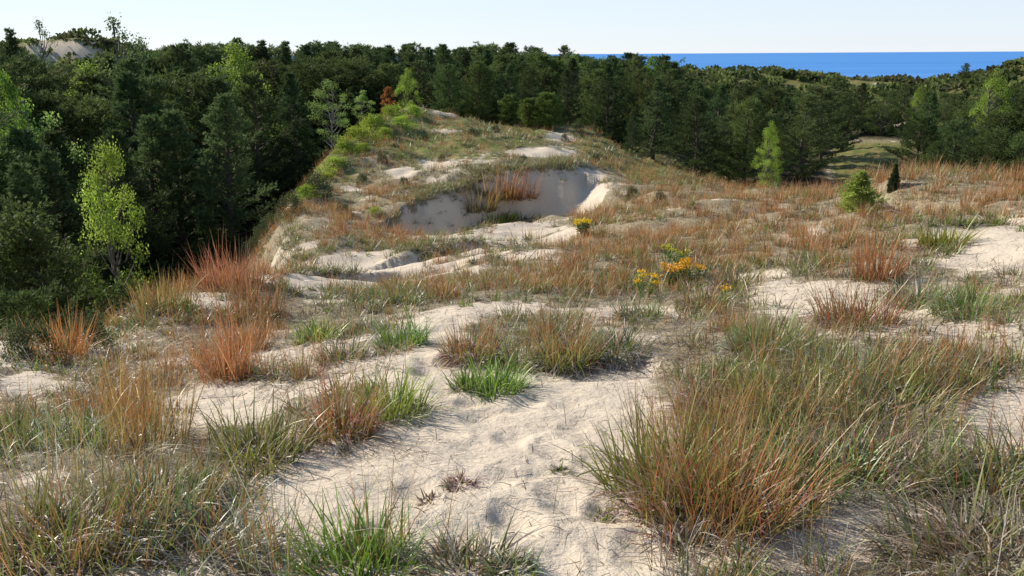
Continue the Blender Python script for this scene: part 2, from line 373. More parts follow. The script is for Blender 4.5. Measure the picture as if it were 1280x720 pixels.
# ------------------------------------------------------------------ the ground sheet and the lake
ang = np.concatenate([np.arange(-42, 42, 0.15), np.arange(42, 318, 4.0)]) * math.pi / 180
rad = np.concatenate([np.geomspace(0.05, 1.6, 14)[:-1], np.geomspace(1.6, 62, 610)[:-1], np.geomspace(62, 420, 130)[:-1], np.geomspace(420, 30000, 40)])
RA, AN = np.meshgrid(rad, ang, indexing='ij')
gx, gy = RA * np.sin(AN), RA * np.cos(AN)
gz = height(gx.ravel(), gy.ravel()).reshape(gx.shape)
px, py, rr, cover, bare, oo, gg = wgt(gx.ravel(), gy.ravel(), gz.ravel())
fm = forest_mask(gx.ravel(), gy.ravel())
clear = np.exp(-((px - 1105) / 70) ** 4 - ((py - 206) / 30) ** 4) * (rr > 26) * (rr < 110)
farm = sst(rr, 85, 120)
fn = fbm(gx.ravel() / 14, gy.ravel() / 14, 77, 4)
lit = np.clip(cover * 1.27 - 0.10, 0, 1)
grn = np.clip(0.5 * (gg > 0.35) * gg * 0.5 + sst(rr, 16, 34) * 0.62 - 0.5 * bare, 0, 1) * (1 - fm)
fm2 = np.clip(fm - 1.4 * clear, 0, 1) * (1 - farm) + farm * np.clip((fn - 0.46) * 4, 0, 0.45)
grn = np.maximum(grn, clear * 1.1) * (1 - farm) + farm * np.clip((fn - 0.10) * 5, 0.35, 1)
ldune = np.exp(-((px - 80) / 55) ** 4 - ((py - 66) / 16) ** 4) * farm
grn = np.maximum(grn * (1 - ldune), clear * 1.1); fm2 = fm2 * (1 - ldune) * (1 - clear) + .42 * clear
lit = lit * (1 - farm)
nr, na = gx.shape
ii = np.arange(nr - 1)[:, None] * na; jj = np.arange(na)[None]; j2 = (jj + 1) % na
gf = np.stack([ii + jj, ii + na + jj, ii + na + j2, ii + j2], -1).reshape(-1, 4)[:, ::-1]
gf = gf
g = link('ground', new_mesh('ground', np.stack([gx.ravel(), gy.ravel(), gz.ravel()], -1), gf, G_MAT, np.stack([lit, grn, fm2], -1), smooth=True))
tag(g, 'pale dune sand and leaf litter rolling away to the wooded valley', 'ground', kind='structure')
wv = np.array([(-40000, 150, -22), (40000, 150, -22), (40000, 50000, -22), (-40000, 50000, -22)], float)
w = link('lake_water', new_mesh('lake_water', wv, np.array([[0, 1, 2, 3]]), WATER))
tag(w, 'bright blue lake water beyond the far dunes', 'water', kind='structure')

# ------------------------------------------------------------------ blades of grass
def blades(base, L, az, lean, curl, w, c0, c1, nseg=3, twist=None, spread=None):
    n = len(base); t = np.linspace(0, 1, nseg + 1)
    th = lean[:, None] + curl[:, None] * t[None]
    tm = (th[:, 1:] + th[:, :-1]) / 2
    dh = np.concatenate([np.zeros((n, 1)), np.cumsum(np.sin(tm), 1)], 1) / nseg * L[:, None]
    dz = np.concatenate([np.zeros((n, 1)), np.cumsum(np.cos(tm), 1)], 1) / nseg * L[:, None]
    cx, cyy = np.cos(az)[:, None], np.sin(az)[:, None]
    mid = np.stack([base[:, 0:1] + dh * cx, base[:, 1:2] + dh * cyy, base[:, 2:3] + dz], -1)
    tw = az + np.pi / 2 + (rng.normal(0, 0.5, n) if twist is None else twist)
    wd = w[:, None] * np.clip(1.05 - t[None] ** 1.6, 0.06, 1)
    side = np.stack([np.cos(tw), np.sin(tw), rng.normal(0, 0.25, n)], -1)[:, None] * wd[..., None] / 2
    v = np.stack([mid - side, mid + side], 2).reshape(n, -1, 3)
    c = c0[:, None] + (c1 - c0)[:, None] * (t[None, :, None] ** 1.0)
    c = np.repeat(c, 2, axis=1)
    k = (nseg + 1) * 2
    s = np.arange(nseg) * 2
    q = np.stack([s, s + 1, s + 3, s + 2], -1)
    f = (np.arange(n)[:, None, None] * k + q[None]).reshape(-1, 4)
    return v.reshape(-1, 3), f, c.reshape(-1, 3)
# part name, share of blades, length, lean(lo,hi), curl(lo,hi), width, colours [(root, tip), ...]
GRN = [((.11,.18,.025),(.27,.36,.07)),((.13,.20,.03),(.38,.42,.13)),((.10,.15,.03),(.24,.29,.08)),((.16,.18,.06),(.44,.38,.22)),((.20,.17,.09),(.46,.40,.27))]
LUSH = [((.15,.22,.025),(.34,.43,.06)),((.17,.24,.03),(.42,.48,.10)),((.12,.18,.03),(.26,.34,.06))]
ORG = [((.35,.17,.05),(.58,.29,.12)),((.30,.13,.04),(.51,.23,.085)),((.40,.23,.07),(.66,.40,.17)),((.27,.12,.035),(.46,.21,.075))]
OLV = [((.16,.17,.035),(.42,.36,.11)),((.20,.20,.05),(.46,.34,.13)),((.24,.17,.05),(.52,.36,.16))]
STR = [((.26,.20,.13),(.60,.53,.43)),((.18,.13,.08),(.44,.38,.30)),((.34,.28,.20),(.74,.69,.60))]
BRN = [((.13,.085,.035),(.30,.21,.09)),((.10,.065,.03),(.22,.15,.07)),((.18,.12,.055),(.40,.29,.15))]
KINDS = {
 'lush':  [('green_blades', 1.0, .27, (0, .7), (.1, .9), .0055, LUSH), ('dead_blades', .7, .24, (.7, 1.5), (.2, 1.6), .0045, STR), ('brown_thatch', .5, .13, (.4, 1.4), (.3, 1.4), .006, BRN)],
 'green': [('green_blades', 1.0, .34, (0, .65), (.2, 1.2), .0048, GRN), ('dead_blades', .9, .34, (.3, 1.3), (1.0, 3.0), .0048, STR), ('brown_thatch', .7, .15, (.4, 1.4), (.3, 1.4), .006, BRN), ('seed_stems', .12, .55, (0, .4), (0, .4), .0022, ORG)],
 'orange':[('russet_stems', 1.0, .52, (0, .32), (.0, .35), .0030, ORG), ('green_blades', .35, .22, (.1, .7), (.2, 1.0), .0042, OLV), ('brown_thatch', .4, .14, (.4, 1.4), (.3, 1.4), .005, BRN)],
 'mixed': [('green_blades', .6, .33, (0, .6), (.2, 1.0), .0046, LUSH + GRN), ('olive_stems', .8, .46, (0, .45), (.1, .6), .0034, OLV + ORG[:2]), ('dead_blades', .8, .36, (.2, 1.3), (1.1, 3.2), .0050, STR), ('brown_thatch', .7, .15, (.4, 1.4), (.3, 1.4), .006, BRN)],
 'dead':  [('brown_thatch', 1.0, .17, (.2, 1.5), (.3, 1.6), .0055, BRN + STR[:1]), ('dead_blades', .55, .30, (.4, 1.5), (.6, 2.0), .0042, STR), ('green_blades', .3, .26, (0, .6), (.1, .8), .0045, GRN)],
 'wisp':  [('thin_stems', 1.0, .46, (0, .5), (.0, .4), .0020, ORG[1:3] + STR + OLV[:1])],
}
def tufts(cent, kind, scale, nb, rad_, wmul, nseg=3, wind=0.18):
    """blades of many tufts; scale, nb, rad_, wmul arrays per tuft -> dict part name -> mesh arrays"""
    out = {}
    for pn, share, ln, le, cu_, wd, cols in KINDS[kind]:
        cnt = np.maximum(np.round(nb * share).astype(int), 0)
        idx = np.repeat(np.arange(len(cent)), cnt); n = len(idx)
        if n == 0: continue
        rr_ = np.sqrt(rng.random(n)) * rad_[idx]; a = rng.random(n) * 2 * np.pi
        base = cent[idx].copy(); base[:, 0] += rr_ * np.cos(a); base[:, 1] += rr_ * np.sin(a)
        base[:, 2] += -0.012 * scale[idx]
        edge = rr_ / (rad_[idx] + 1e-6)
        az = a + rng.normal(0, 0.7, n)
        lean = le[0] + (le[1] - le[0]) * np.clip(0.25 * rng.random(n) + 0.75 * edge * rng.random(n) ** .6 + .1 * rng.normal(0, 1, n), 0, 1)
        curl = cu_[0] + (cu_[1] - cu_[0]) * rng.random(n) ** 1.3
        flop = rng.random(n) < .14; curl = curl + flop * rng.uniform(.6, 1.8, n); lean = lean + flop * .3 + np.abs(rng.normal(0, .12, n))
        L = ln * scale[idx] * np.clip(rng.normal(1, .36, n), .3, 1.9)
        ww = wd * wmul[idx] * rng.uniform(.7, 1.3, n)
        ci = rng.integers(0, len(cols), n); C = np.array(cols)
        tt = (tint_t[idx] if tint_t is not None and len(tint_t) == len(cent) else np.ones((len(cent), 1))[idx])
        v = rng.uniform(.75, 1.2, n)[:, None] * tt
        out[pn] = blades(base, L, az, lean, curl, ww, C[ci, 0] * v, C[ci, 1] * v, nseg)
    return out
tint_t = None

def ground_z(x, y): return height(np.atleast_1d(x), np.atleast_1d(y))

# stuff: the mass of grass, sampled evenly over angle and log distance
def scatter(n, r0, r1, a=41):
    r = np.exp(rng.uniform(np.log(r0), np.log(r1), n)); an = np.radians(rng.uniform(-a, a, n))
    return r * np.sin(an), r * np.cos(an), r
mass = {'dune_grass': [], 'russet_grass': [], 'dry_grass': []}
def sow(n, r0, r1, nb, wm, sc_, nseg, keep=1.0):
    x, y, r = scatter(n, r0, r1)
    z = height(x, y)
    px, py, _, cover, bare, o, g = wgt(x, y, z)
    fm = forest_mask(x, y)
    clump = vnoise(x / 0.42, y / 0.42, 91)
    p = np.clip((cover - 0.12) * 1.9, 0, 1) * keep * np.where(clump > np.where(r > 9, .34, .5), 1, 0.14)
    p = p * (1 - fm) * np.where(bare > 0.8, 0.08, 1)
    k = rng.random(n) < p
    x, y, z, r, o, g, px, py = (q[k] for q in (x, y, z, r, o, g, px, py))
    n = len(x)
    nz = vnoise(x / 1.3, y / 1.3, 95)
    wo = 0.20 + o * 1.1 + (nz - .5) * 1.3; wg = 0.34 + g * 1.0 - (nz - .5) * 1.3; wd = 0.22 + 0 * o; wm_ = 0.28 + .25 * (g + o)
    Wt = np.clip(np.stack([wo, wg, wm_, wd], 1), 0.01, None); Wt /= Wt.sum(1, keepdims=True)
    u = rng.random(n)[:, None]; kk = (u > np.cumsum(Wt, 1)).sum(1).clip(0, 3)
    kk = np.where((kk == 1) & (rng.random(n) < .3), 4, kk)
    for ki, kind, tgt in ((4, 'lush', 'dune_grass'), (0, 'orange', 'russet_grass'), (1, 'green', 'dune_grass'), (2, 'mixed', 'dune_grass'), (3, 'dead', 'dry_grass')):
        m = kk == ki
        if not m.any(): continue
        c = np.stack([x[m], y[m], z[m]], 1); rn = r[m]
        s = sc_ * rng.uniform(.6, 1.15, m.sum())
        for pn, arr in tufts(c, kind, s, np.full(m.sum(), nb), 0.05 + .07 * rng.random(m.sum()) * (1 + rn / 30), wm * (1 + 0 * rn), nseg).items():
            t2 = 'dry_grass' if pn in ('dead_blades', 'brown_thatch') else ('russet_grass' if pn in ('russet_stems', 'seed_stems') else tgt)
            mass[t2].append(arr + (0,))
sow(1500, 1.5, 4.5, 26, 1.3, .36, 4, .32)
sow(3200, 4.5, 9, 24, 1.5, .36, 3, .52)
sow(6200, 9, 18, 20, 2.2, .44, 3, .85)
sow(9500, 18, 34, 16, 2.6, .58, 2)
sow(12000, 34, 70, 9, 4.4, .6, 2)
# litter: straws and twigs lying on the sand
def litter(n, r0, r1, wm, L0):
    x, y, r = scatter(n, r0, r1); z = height(x, y)
    px, py, _, cover, bare, o, g = wgt(x, y, z); fm = forest_mask(x, y)
    p = np.clip(0.18 + cover * .9 - .10 * bare, 0.08, 1) * (1 - fm); k = rng.random(n) < p
    x, y, z, r = (q[k] for q in (x, y, z, r)); n = len(x)
    az = rng.random(n) * 6.283
    L = L0 * np.exp(rng.normal(0, .5, n)); hx, hy = x + L * np.cos(az), y + L * np.sin(az)
    dz = height(hx, hy) - z
    arch = rng.random(n) < .35
    lean = np.pi / 2 - np.clip(np.arctan2(dz, L), -.6, .6) - rng.random(n) * .12
    C = np.array(STR + STR + BRN + [((.10,.08,.07),(.16,.13,.11))]); ci = rng.integers(0, len(C), n)
    b = np.stack([x, y, z + .004], 1)
    lean = np.where(arch, rng.uniform(.5, 1.3, n), lean); L = np.where(arch, L * 1.8, L); crl = np.where(arch, rng.uniform(.6, 2.0, n), rng.normal(0, .12, n))
    v, f, c = blades(b, L, az, lean, crl, .0042 * wm * rng.uniform(.5, 1.2, n), C[ci, 0], C[ci, 1], 3)
    mass['dry_grass'].append((v, f, c, 0))
litter(60000, 1.5, 5, .8, .07)
litter(50000, 5, 12, 1.4, .09)
litter(22000, 12, 30, 2.8, .14)
# roots and dead grass hanging over the lip of the blowout, rusty grass at its foot
def along(pl, n, off, jit):
    pl = np.array(pl); u = np.sort(rng.random(n)) * (len(pl) - 1); i = u.astype(int); f_ = (u - i)[:, None]
    q = pl[i] * (1 - f_) + pl[i + 1] * f_; q[:, 1] += off + rng.normal(0, jit, n); q[:, 0] += rng.normal(0, jit, n)
    return np.column_stack([q, height(q[:, 0], q[:, 1])])
for pl, n_, o_, j_ in ((SCARPS[0][0], 420, .12, .22), (SCARPS[1][0], 90, .05, .2), (SCARPS[2][0], 70, .0, .15), (SCARPS[6][0], 80, .1, .2), (SCARPS[0][0], 500, .8, .5)):
    c = along(pl, n_, o_, j_); m = len(c)
    for kd, share in (('dead', .6), ('green', .4)):
        k = rng.random(m) < share; ck = c[k]
        for pn, arr in tufts(ck, kd, rng.uniform(.4, .8, len(ck)), np.full(len(ck), 14), np.full(len(ck), .12), np.full(len(ck), 2.6), 2).items():
            mass['dry_grass' if pn in ('dead_blades', 'brown_thatch') else 'dune_grass'].append(arr + (0,))

LAB = {'dune_grass': 'short green and olive grass covering the dune between the bare sand', 'russet_grass': 'thin russet bluestem stems massed over the dune', 'dry_grass': 'dead straw and brown thatch strewn over the sand'}
for nm, parts in mass.items():
    v, f, c = join([p[:3] for p in parts])
    print(nm, len(f))
    o = link(nm, new_mesh(nm, v, f, GRASS, c)); tag(o, LAB[nm], 'grass', kind='stuff')

# individual tufts: image column, row of the base, kind, scale, blades, radius, label
TUFTS = [
 (600,268,'orange',2.2,140,.45,'russet grass in front of the blowout wall'),
 (626,266,'orange',2.4,150,.45,'tallest russet grass in front of the blowout wall'),
 (650,268,'orange',2.2,130,.45,'thin russet grass at the foot of the blowout, beside the tallest'),
 (622,278,'lush',1.3,160,.5,'green tuft on the ledge below the blowout'),
 (650,276,'green',1.4,160,.55,'wide green tuft on the ledge below the blowout wall'),
 (600,286,'green',1.4,160,.5,'green tuft at the front edge of the sandy ledge'),
 (620,490,'lush',.80,260,.13,'small round green tuft with a brown skirt alone on the open sand'),
 (583,488,'lush',.55,110,.07,'tiny bright green tuft touching the lone round tuft on the sand'),
 (488,520,'lush',1.0,330,.15,'bright green tuft on the left rim of the bare sand'),
 (425,545,'mixed',1.1,260,.14,'green and russet tuft just left of the bright tuft at the sand rim'),
 (318,575,'lush',.9,260,.18,'spiky green clump with dark thatch, inland from the big russet clump'),
 (185,560,'orange',1.15,190,.15,'tallest burnt orange bluestem clump with a red base'),
 (150,520,'orange',1.1,160,.12,'leaning russet clump just behind the burnt orange one'),
 (205,640,'mixed',.85,260,.16,'green clump with a dark brown hollow under arching straw'),
 (95,690,'mixed',.85,480,.26,'wide sprawling green clump at the lower corner by the arching straw'),
 (30,700,'green',.9,260,.2,'loose green clump cut by the frame edge beside the sprawling clump'),
 (250,695,'dead',1.1,260,.2,'dark brown dead clump with pale arching straws'),
 (450,712,'lush',.75,300,.14,'compact green clump at the bottom edge of the bare sand'),
 (355,715,'wisp',1.2,90,.1,'sheaf of thin upright olive stems beside the compact bottom clump'),
 (585,716,'dead',.75,300,.13,'reddish brown dead clump at the bottom edge on open sand'),
 (640,720,'dead',.45,130,.06,'small dead brown tuft touching the reddish dead clump'),
 (830,612,'lush',1.15,420,.2,'vivid green clump at the corner of the big grass mound'),
 (885,650,'mixed',1.25,480,.2,'green and yellow clump at the foot of the big grass mound'),
 (940,640,'mixed',1.15,380,.18,'olive clump over a dark hollow at the mound foot'),
 (875,570,'orange',.75,300,.22,'yellow orange stems rising from the middle of the mound front'),
 (950,560,'mixed',1.0,330,.2,'olive blades on the mound above the dark hollow'),
 (1010,600,'green',1.1,420,.2,'grey green arching clump in the middle of the big mound'),
 (1080,600,'green',1.15,420,.2,'arching clump with pale curled tips at the mound end'),
 (1150,590,'green',1.0,330,.18,'dark green clump at the shaded end of the mound'),
 (1040,540,'green',1.2,380,.22,'tall olive clump on the mound crown'),
 (1120,530,'green',1.2,380,.22,'broad grey green clump behind the mound end'),
 (985,510,'mixed',1.2,360,.22,'olive and rust clump on the rear of the mound'),
 (1060,480,'mixed',1.25,360,.24,'tall seeded clump behind the mound crown'),
 (1150,480,'green',1.15,300,.2,'pale green clump rising behind the dark shaded one'),
 (905,520,'mixed',1.05,280,.2,'yellowish green clump behind the vivid green clump'),
 (1215,700,'dead',1.2,460,.22,'large brown dead clump with drooping straw by the right edge'),
 (1275,715,'dead',1.2,380,.22,'dead brown clump cut by the right edge below the green sheaf'),
 (1240,620,'green',1.2,300,.2,'upright green sheaf above the large dead clump'),
 (1285,600,'green',1.2,260,.2,'green sheaf cut by the right frame edge'),
 (1255,470,'dead',1.15,300,.2,'dark brown and green clump on litter near the right edge'),
 (505,432,'lush',.85,240,.15,'fresh green tuft at the top of the sandy path'),
 (590,450,'mixed',.95,260,.16,'green tuft with grey curled skirt right of the sandy path'),
 (650,458,'green',1.0,320,.17,'grey skirted tuft in the middle of the bank above the sand'),
 (705,455,'mixed',1.15,340,.17,'tall olive tuft on the bank above the sand'),
 (770,440,'green',.95,280,.18,'arching green tuft with dark thatch at the bank end'),
 (700,425,'mixed',1.2,260,.16,'upright yellow green tuft behind the bank'),
 (430,450,'green',.85,200,.14,'low green tuft left of the sandy path'),
 (460,415,'dead',.9,180,.15,'brown tuft just behind the low green tuft'),
 (395,428,'lush',.8,170,.14,'small green tuft on pale litter left of the path'),
 (285,475,'orange',1.2,240,.14,'leaning brown orange clump fanned to one side'),
 (310,440,'orange',.95,150,.14,'slim russet clump behind the fanned one'),
 (20,560,'lush',.85,220,.14,'small green tuft with rusty skirt at the left edge'),
 (110,560,'lush',.75,160,.12,'small green tuft beside the burnt orange clump'),
 (80,450,'orange',1.0,180,.18,'russet tuft on the brow at the left edge'),
 (135,405,'orange',1.5,170,.22,'windblown russet clump on the brow against the dark wood'),
 (205,385,'orange',1.5,200,.22,'upright russet clump on the brow against the dark wood'),
 (290,362,'orange',2.0,260,.3,'tallest russet clump on the brow against the dark wood'),
 (320,395,'orange',1.6,200,.25,'rust clump below the tallest clump on the brow'),
 (105,508,'green',.8,140,.12,'low green tuft amid pale litter on the left slope'),
 (45,530,'dead',.8,140,.14,'brown low tuft near the left edge'),
 (880,385,'green',1.0,240,.2,'leafy green tuft right of the yellow flowers'),
 (920,360,'green',1.05,220,.2,'pale green tuft on the rise behind the flowers'),
 (800,400,'green',.85,220,.16,'green tuft below the yellow flower cluster'),
 (960,440,'mixed',1.2,300,.2,'olive tuft at the left shoulder of the big slope'),
 (1070,405,'mixed',1.3,280,.22,'tall rusty olive tuft on the open slope'),
 (1150,380,'green',1.1,240,.2,'blue green tuft on the sandy slope'),
 (1215,395,'green',1.1,240,.2,'green tuft near the sand patch on the slope'),
 (1180,310,'lush',1.1,200,.2,'fresh green tuft beside the pale sand patch'),
 (1095,350,'orange',1.2,180,.16,'small rusty tuft standing alone on the open slope'),
 (845,715,'wisp',.7,50,.07,'few thin stems at the bottom edge below the mound'),
 (700,590,'dead',.25,60,.03,'tiny brown sprig in the middle of the bare sand'),
 (750,640,'dead',.28,80,.04,'little rusty sprig on the sand left of the mound'),
 (575,605,'dead',.30,90,.05,'orange brown tuft remnant in a dent of the sand'),
 (540,625,'dead',.25,60,.04,'faint brown sprig beside the dent in the sand'),
 (857,690,'dead',.55,110,.07,'rust brown tuft on the sand at the mound foot'),
 (470,690,'wisp',1.1,60,.08,'spray of thin dry stems beside the compact bottom clump'),
 (540,700,'wisp',1.2,40,.1,'sparse thin dry stems crossing the bare sand'),
 (820,540,'wisp',1.0,80,.12,'fine leaning stems at the sand edge of the mound'),
 (130,590,'wisp',1.3,110,.2,'tall thin dry stems beside the burnt orange clump'),
 (60,620,'wisp',1.3,120,.2,'thin seeded stems above the sprawling clump'),
 (1010,700,'wisp',.8,40,.1,'few straws in the shade below the mound'),
]
tp = hit([t[0] for t in TUFTS], [t[1] for t in TUFTS], True)
for (a, b, kind, s, nb, rd, lab), p in zip(TUFTS, tp):
    e = link({'wisp': 'dry_stems'}.get(kind, 'grass_tuft'), None, loc=p)
    tag(e, lab, 'grass tuft', 'tufts of grass on the open dune')
    if 1.5 <= s < 2.2: s *= .7
    dist = math.hypot(p[0], p[1]); wm = max(1.45, dist / 3.6)
    tint_t = rng.uniform(.8, 1.2, (1, 3)) * np.array([[1, 1, 1]])
    s *= .80 if kind == 'lush' else (.50 if kind in ('green', 'mixed') else .62)
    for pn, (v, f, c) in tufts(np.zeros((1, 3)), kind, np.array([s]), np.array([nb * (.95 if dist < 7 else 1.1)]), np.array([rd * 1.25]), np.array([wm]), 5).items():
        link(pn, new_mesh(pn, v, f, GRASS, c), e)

# ------------------------------------------------------------------ trees
def tris(c, d, L, w, col):
    """needle or leaf faces: centre c, direction d, length, width"""
    n = len(c); d = d / (np.linalg.norm(d, axis=1)[:, None] + 1e-9)
    r = rng.normal(size=(n, 3)); s = np.cross(d, r); s /= np.linalg.norm(s, axis=1)[:, None] + 1e-9
    L = np.broadcast_to(L, n)[:, None]; w = np.broadcast_to(w, n)[:, None]
    v = np.stack([c, c + d * L * .5 + s * w / 2, c + d * L, c + d * L * .5 - s * w / 2], 1)
    f = np.arange(n * 4).reshape(n, 4)
    return v.reshape(-1, 3), f, np.repeat(col, 4, axis=0)
def pine(h, rad_, dens=1.0, bare=.12, col=(.045, .075, .022), loose=.5, nl=.17, dome=0.0):
    trunk = []; bl = []
    k = 9; tz = np.linspace(0, h * .97, k); wob = np.cumsum(rng.normal(0, .012 * h, (k, 2)), 0) * .5
    tpts = np.stack([wob[:, 0], wob[:, 1], tz], 1); tr = np.linspace(.022 * h, .004 * h, k)
    trunk.append(tube(tpts, tr, (.10, .075, .055), 7))
    shp = rng.uniform(.9, 1.25); lob = rng.random(9) * 40; z = h * bare; pts = []; dirs = []; wts_ = []
    while z < h * .985:
        t = z / h
        prof = ((1 - dome) * (1 - t) ** shp + dome * math.sqrt(max(0, 1 - (max(t, .3) - .3) ** 2 / .49)) * .8) * min(1, (t - bare) / .16 + .45) * rad_
        nb = rng.integers(5, 8)
        a0 = rng.random() * 6.28
        for q in range(nb):
            a = a0 + q * 6.283 / nb + rng.normal(0, .25)
            L = max(prof * rng.uniform(1 - loose, 1.2), .05 * rad_)
            up = rng.normal(.12, .14) + .35 * t
            L *= .62 + .75 * float(vnoise(np.array([a * 1.1 + lob[0]]), np.array([z * .8 + lob[1]]), 3)[0])
            if rng.random() < .12: continue
            m = 7; s = np.linspace(0, 1, m)
            zz = z + L * (up * s + .28 * s ** 2 - .12 * s)
            rr_ = L * s
            b = np.stack([np.interp(z, tz, tpts[:, 0]) + rr_ * math.cos(a), np.interp(z, tz, tpts[:, 1]) + rr_ * math.sin(a), zz], 1)
            trunk.append(tube(b[::2], np.linspace(.006 * h, .0015 * h, len(b[::2])) * (1 - .6 * t), (.09, .07, .05), 3))
            # side shoots
            ns = int(3 + 14 * L / rad_ * dens)
            for _ in range(ns):
                u = rng.uniform(.22, 1) ** .8
                c = np.array([np.interp(u, s, b[:, i]) for i in range(3)])
                sa = a + rng.choice([-1, 1]) * rng.uniform(.3, 1.1); sl = (.16 + .34 * (1 - u)) * L * rng.uniform(.5, 1.1) + .03 + .07 * (1 - t)
                e = c + np.array([math.cos(sa), math.sin(sa), rng.uniform(-.1, .8)]) * sl
                npt = max(2, int(sl / .13))
                for w_ in np.linspace(.15, 1, npt):
                    pts.append(c + (e - c) * w_); dirs.append((e - c) / sl)
        z += h * .045 * rng.uniform(.75, 1.25) * (1.1 - .6 * t)
    for q in range(9):
        pts.append([tpts[-1, 0], tpts[-1, 1], h * (.93 + .006 * q)]); dirs.append([0, 0, 1])
    pts = np.array(pts); dirs = np.array(dirs)
    per = 6; idx = np.repeat(np.arange(len(pts)), per); n = len(idx)
    c = pts[idx] + rng.normal(0, .03, (n, 3))
    d = dirs[idx] * .9 + rng.normal(0, .55, (n, 3)) + np.array([0, 0, .35])
    cl = vnoise(pts[:, 0] * 1.7 + 40, pts[:, 2] * 1.7, 5)[idx]
    base = np.array(col)[None] * (0.7 + .7 * cl[:, None]) * rng.uniform(.75, 1.3, n)[:, None]
    base = base * np.array([1 + .35 * 0, 1, 1])
    return join(trunk), tris(c, d, nl * rng.uniform(.7, 1.3, n), .042 * rng.uniform(.7, 1.3, n), base)
def broad(h, rad_, leaves=9000, col=(.20, .33, .04), bare=.15, clumps=40, leaf=.11, barkc=(.16, .14, .11), gap=.55, low=False):
    trunk = []; k = 8; tz = np.linspace(0, h * .9, k); wob = np.cumsum(rng.normal(0, .02 * h, (k, 2)), 0) * .6
    tpts = np.stack([wob[:, 0], wob[:, 1], tz], 1); trunk.append(tube(tpts, np.linspace(.016 * h, .003 * h, k), barkc, 6))
    cs = []
    for q in range(clumps):
        t = rng.uniform(bare, 1.0); a = rng.random() * 6.28
        prof = math.sin(min(1, (t - bare) / (1 - bare) * .9 + .12) * math.pi) ** .6 * rad_
        if low: prof = math.sqrt(max(0, 1 - t * t)) * rad_
        rr_ = prof * rng.uniform(.45, 1.0); zc = h * t
        c = np.array([rr_ * math.cos(a), rr_ * math.sin(a), zc]); z0 = max(0, zc - rr_ * .8 - .05 * h)
        st = np.array([np.interp(z0, tz, tpts[:, 0]), np.interp(z0, tz, tpts[:, 1]), z0])
        midp = (st + c) / 2 + np.array([0, 0, -.05 * h]) * rng.random()
        trunk.append(tube(np.array([st, midp, c]), np.array([.006, .004, .0015]) * h, barkc, 4)); cs.append((c, rad_ * rng.uniform(.16, .36)))
    per = leaves // clumps; C, D = [], []
    for c, r_ in cs:
        u = rng.normal(size=(per, 3)); u /= np.linalg.norm(u, axis=1)[:, None]
        q = c + u * r_ * (rng.random(per)[:, None] ** gap) * np.array([1, 1, .75]); C.append(q); D.append(u + rng.normal(0, .8, (per, 3)))
    C = np.concatenate(C); D = np.concatenate(D); n = len(C)
    colr = np.array(col)[None] * rng.uniform(.65, 1.35, n)[:, None] * (.8 + .5 * vnoise(C[:, 0] * 1.3 + 9, C[:, 2] * 1.3, 7)[:, None])
    return join(trunk), tris(C, D, leaf * rng.uniform(.6, 1.2, n), leaf * .7 * rng.uniform(.7, 1.2, n), colr)
KH = {}
def proto(name, arrs, foliage, mat_):
    (tv, tf, tc), (lv, lf, lc) = arrs
    KH.setdefault(name, []).append((new_mesh('trunk', tv, tf, BARK, tc), new_mesh(foliage, lv, lf, mat_, lc), foliage, float(lv[:, 2].max())))
DK = (.088, .122, .042)
for q in range(7): proto('pine', pine(8, 2.5, 1.25, .06, DK, .5, dome=.25 + .06 * q), 'crown', NEEDLE)
for q in range(4): proto('slim', pine(8, 2.0, 1.05, .05, (.074, .110, .040), .45, dome=.12 * q), 'crown', NEEDLE)
for q in range(4): proto('wide', pine(7, 3.0, 1.25, .05, (.098, .134, .040), .55, dome=.5 + .12 * q), 'crown', NEEDLE)
for q in range(2): proto('young', pine(3.2, 1.15, .9, .04, (.16, .21, .05), .45, .13, dome=.85), 'crown', NEEDLE)
proto('bright', pine(2.2, .95, .6, .02, (.26, .31, .07), .8, .12), 'crown', LEAF); proto('juniper', pine(3.0, .6, 1.6, .0, (.05, .07, .03), .3, .12), 'crown', NEEDLE)
for q in range(3): proto('aspen', broad(8, 1.9, 15000, (.26, .38, .06), .10, 70, .09), 'crown', LEAF)
for q in range(2): proto('sapling', broad(5, 1.2, 4200, (.25, .35, .09), .2, 34, .075, (.2, .18, .15), .7), 'crown', LEAF)
for q in range(2): proto('sparse', broad(9, 2.0, 1500, (.12, .17, .06), .35, 26, .13, (.13, .12, .10), .7), 'crown', LEAF)
proto('rust', broad(3.6, .95, 3600, (.34, .13, .035), .05, 30, .10, (.12, .08, .06), .5), 'crown', LEAF)
for q in range(2): proto('olive', broad(6.5, 2.2, 16000, (.085, .12, .035), .06, 90, .10), 'crown', LEAF)
for q in range(2): proto('vine', broad(1.1, 1.8, 3000, (.33, .42, .06), .0, 44, .12, (.14, .10, .07), .5, True), 'leaves', LEAF)
for q in range(2): proto('scrub', broad(1.3, 1.5, 4200, (.075, .095, .04), .0, 45, .085, (.12, .10, .08), .5, True), 'leaves', LEAF)
KW = {'young': 'young_pine', 'bright': 'young_pine', 'juniper': 'juniper', 'pine': 'pine_tree', 'slim': 'pine_tree', 'wide': 'pine_tree', 'aspen': 'leafy_tree', 'sapling': 'sapling', 'sparse': 'thin_tree', 'rust': 'dead_pine', 'olive': 'leafy_tree', 'vine': 'leafy_shrub', 'scrub': 'low_shrub'}
CATS = {'young': 'pine', 'bright': 'pine', 'juniper': 'juniper', 'pine': 'pine', 'slim': 'pine', 'wide': 'pine', 'aspen': 'tree', 'sapling': 'tree', 'sparse': 'tree', 'rust': 'tree', 'olive': 'tree', 'vine': 'shrub', 'scrub': 'shrub'}
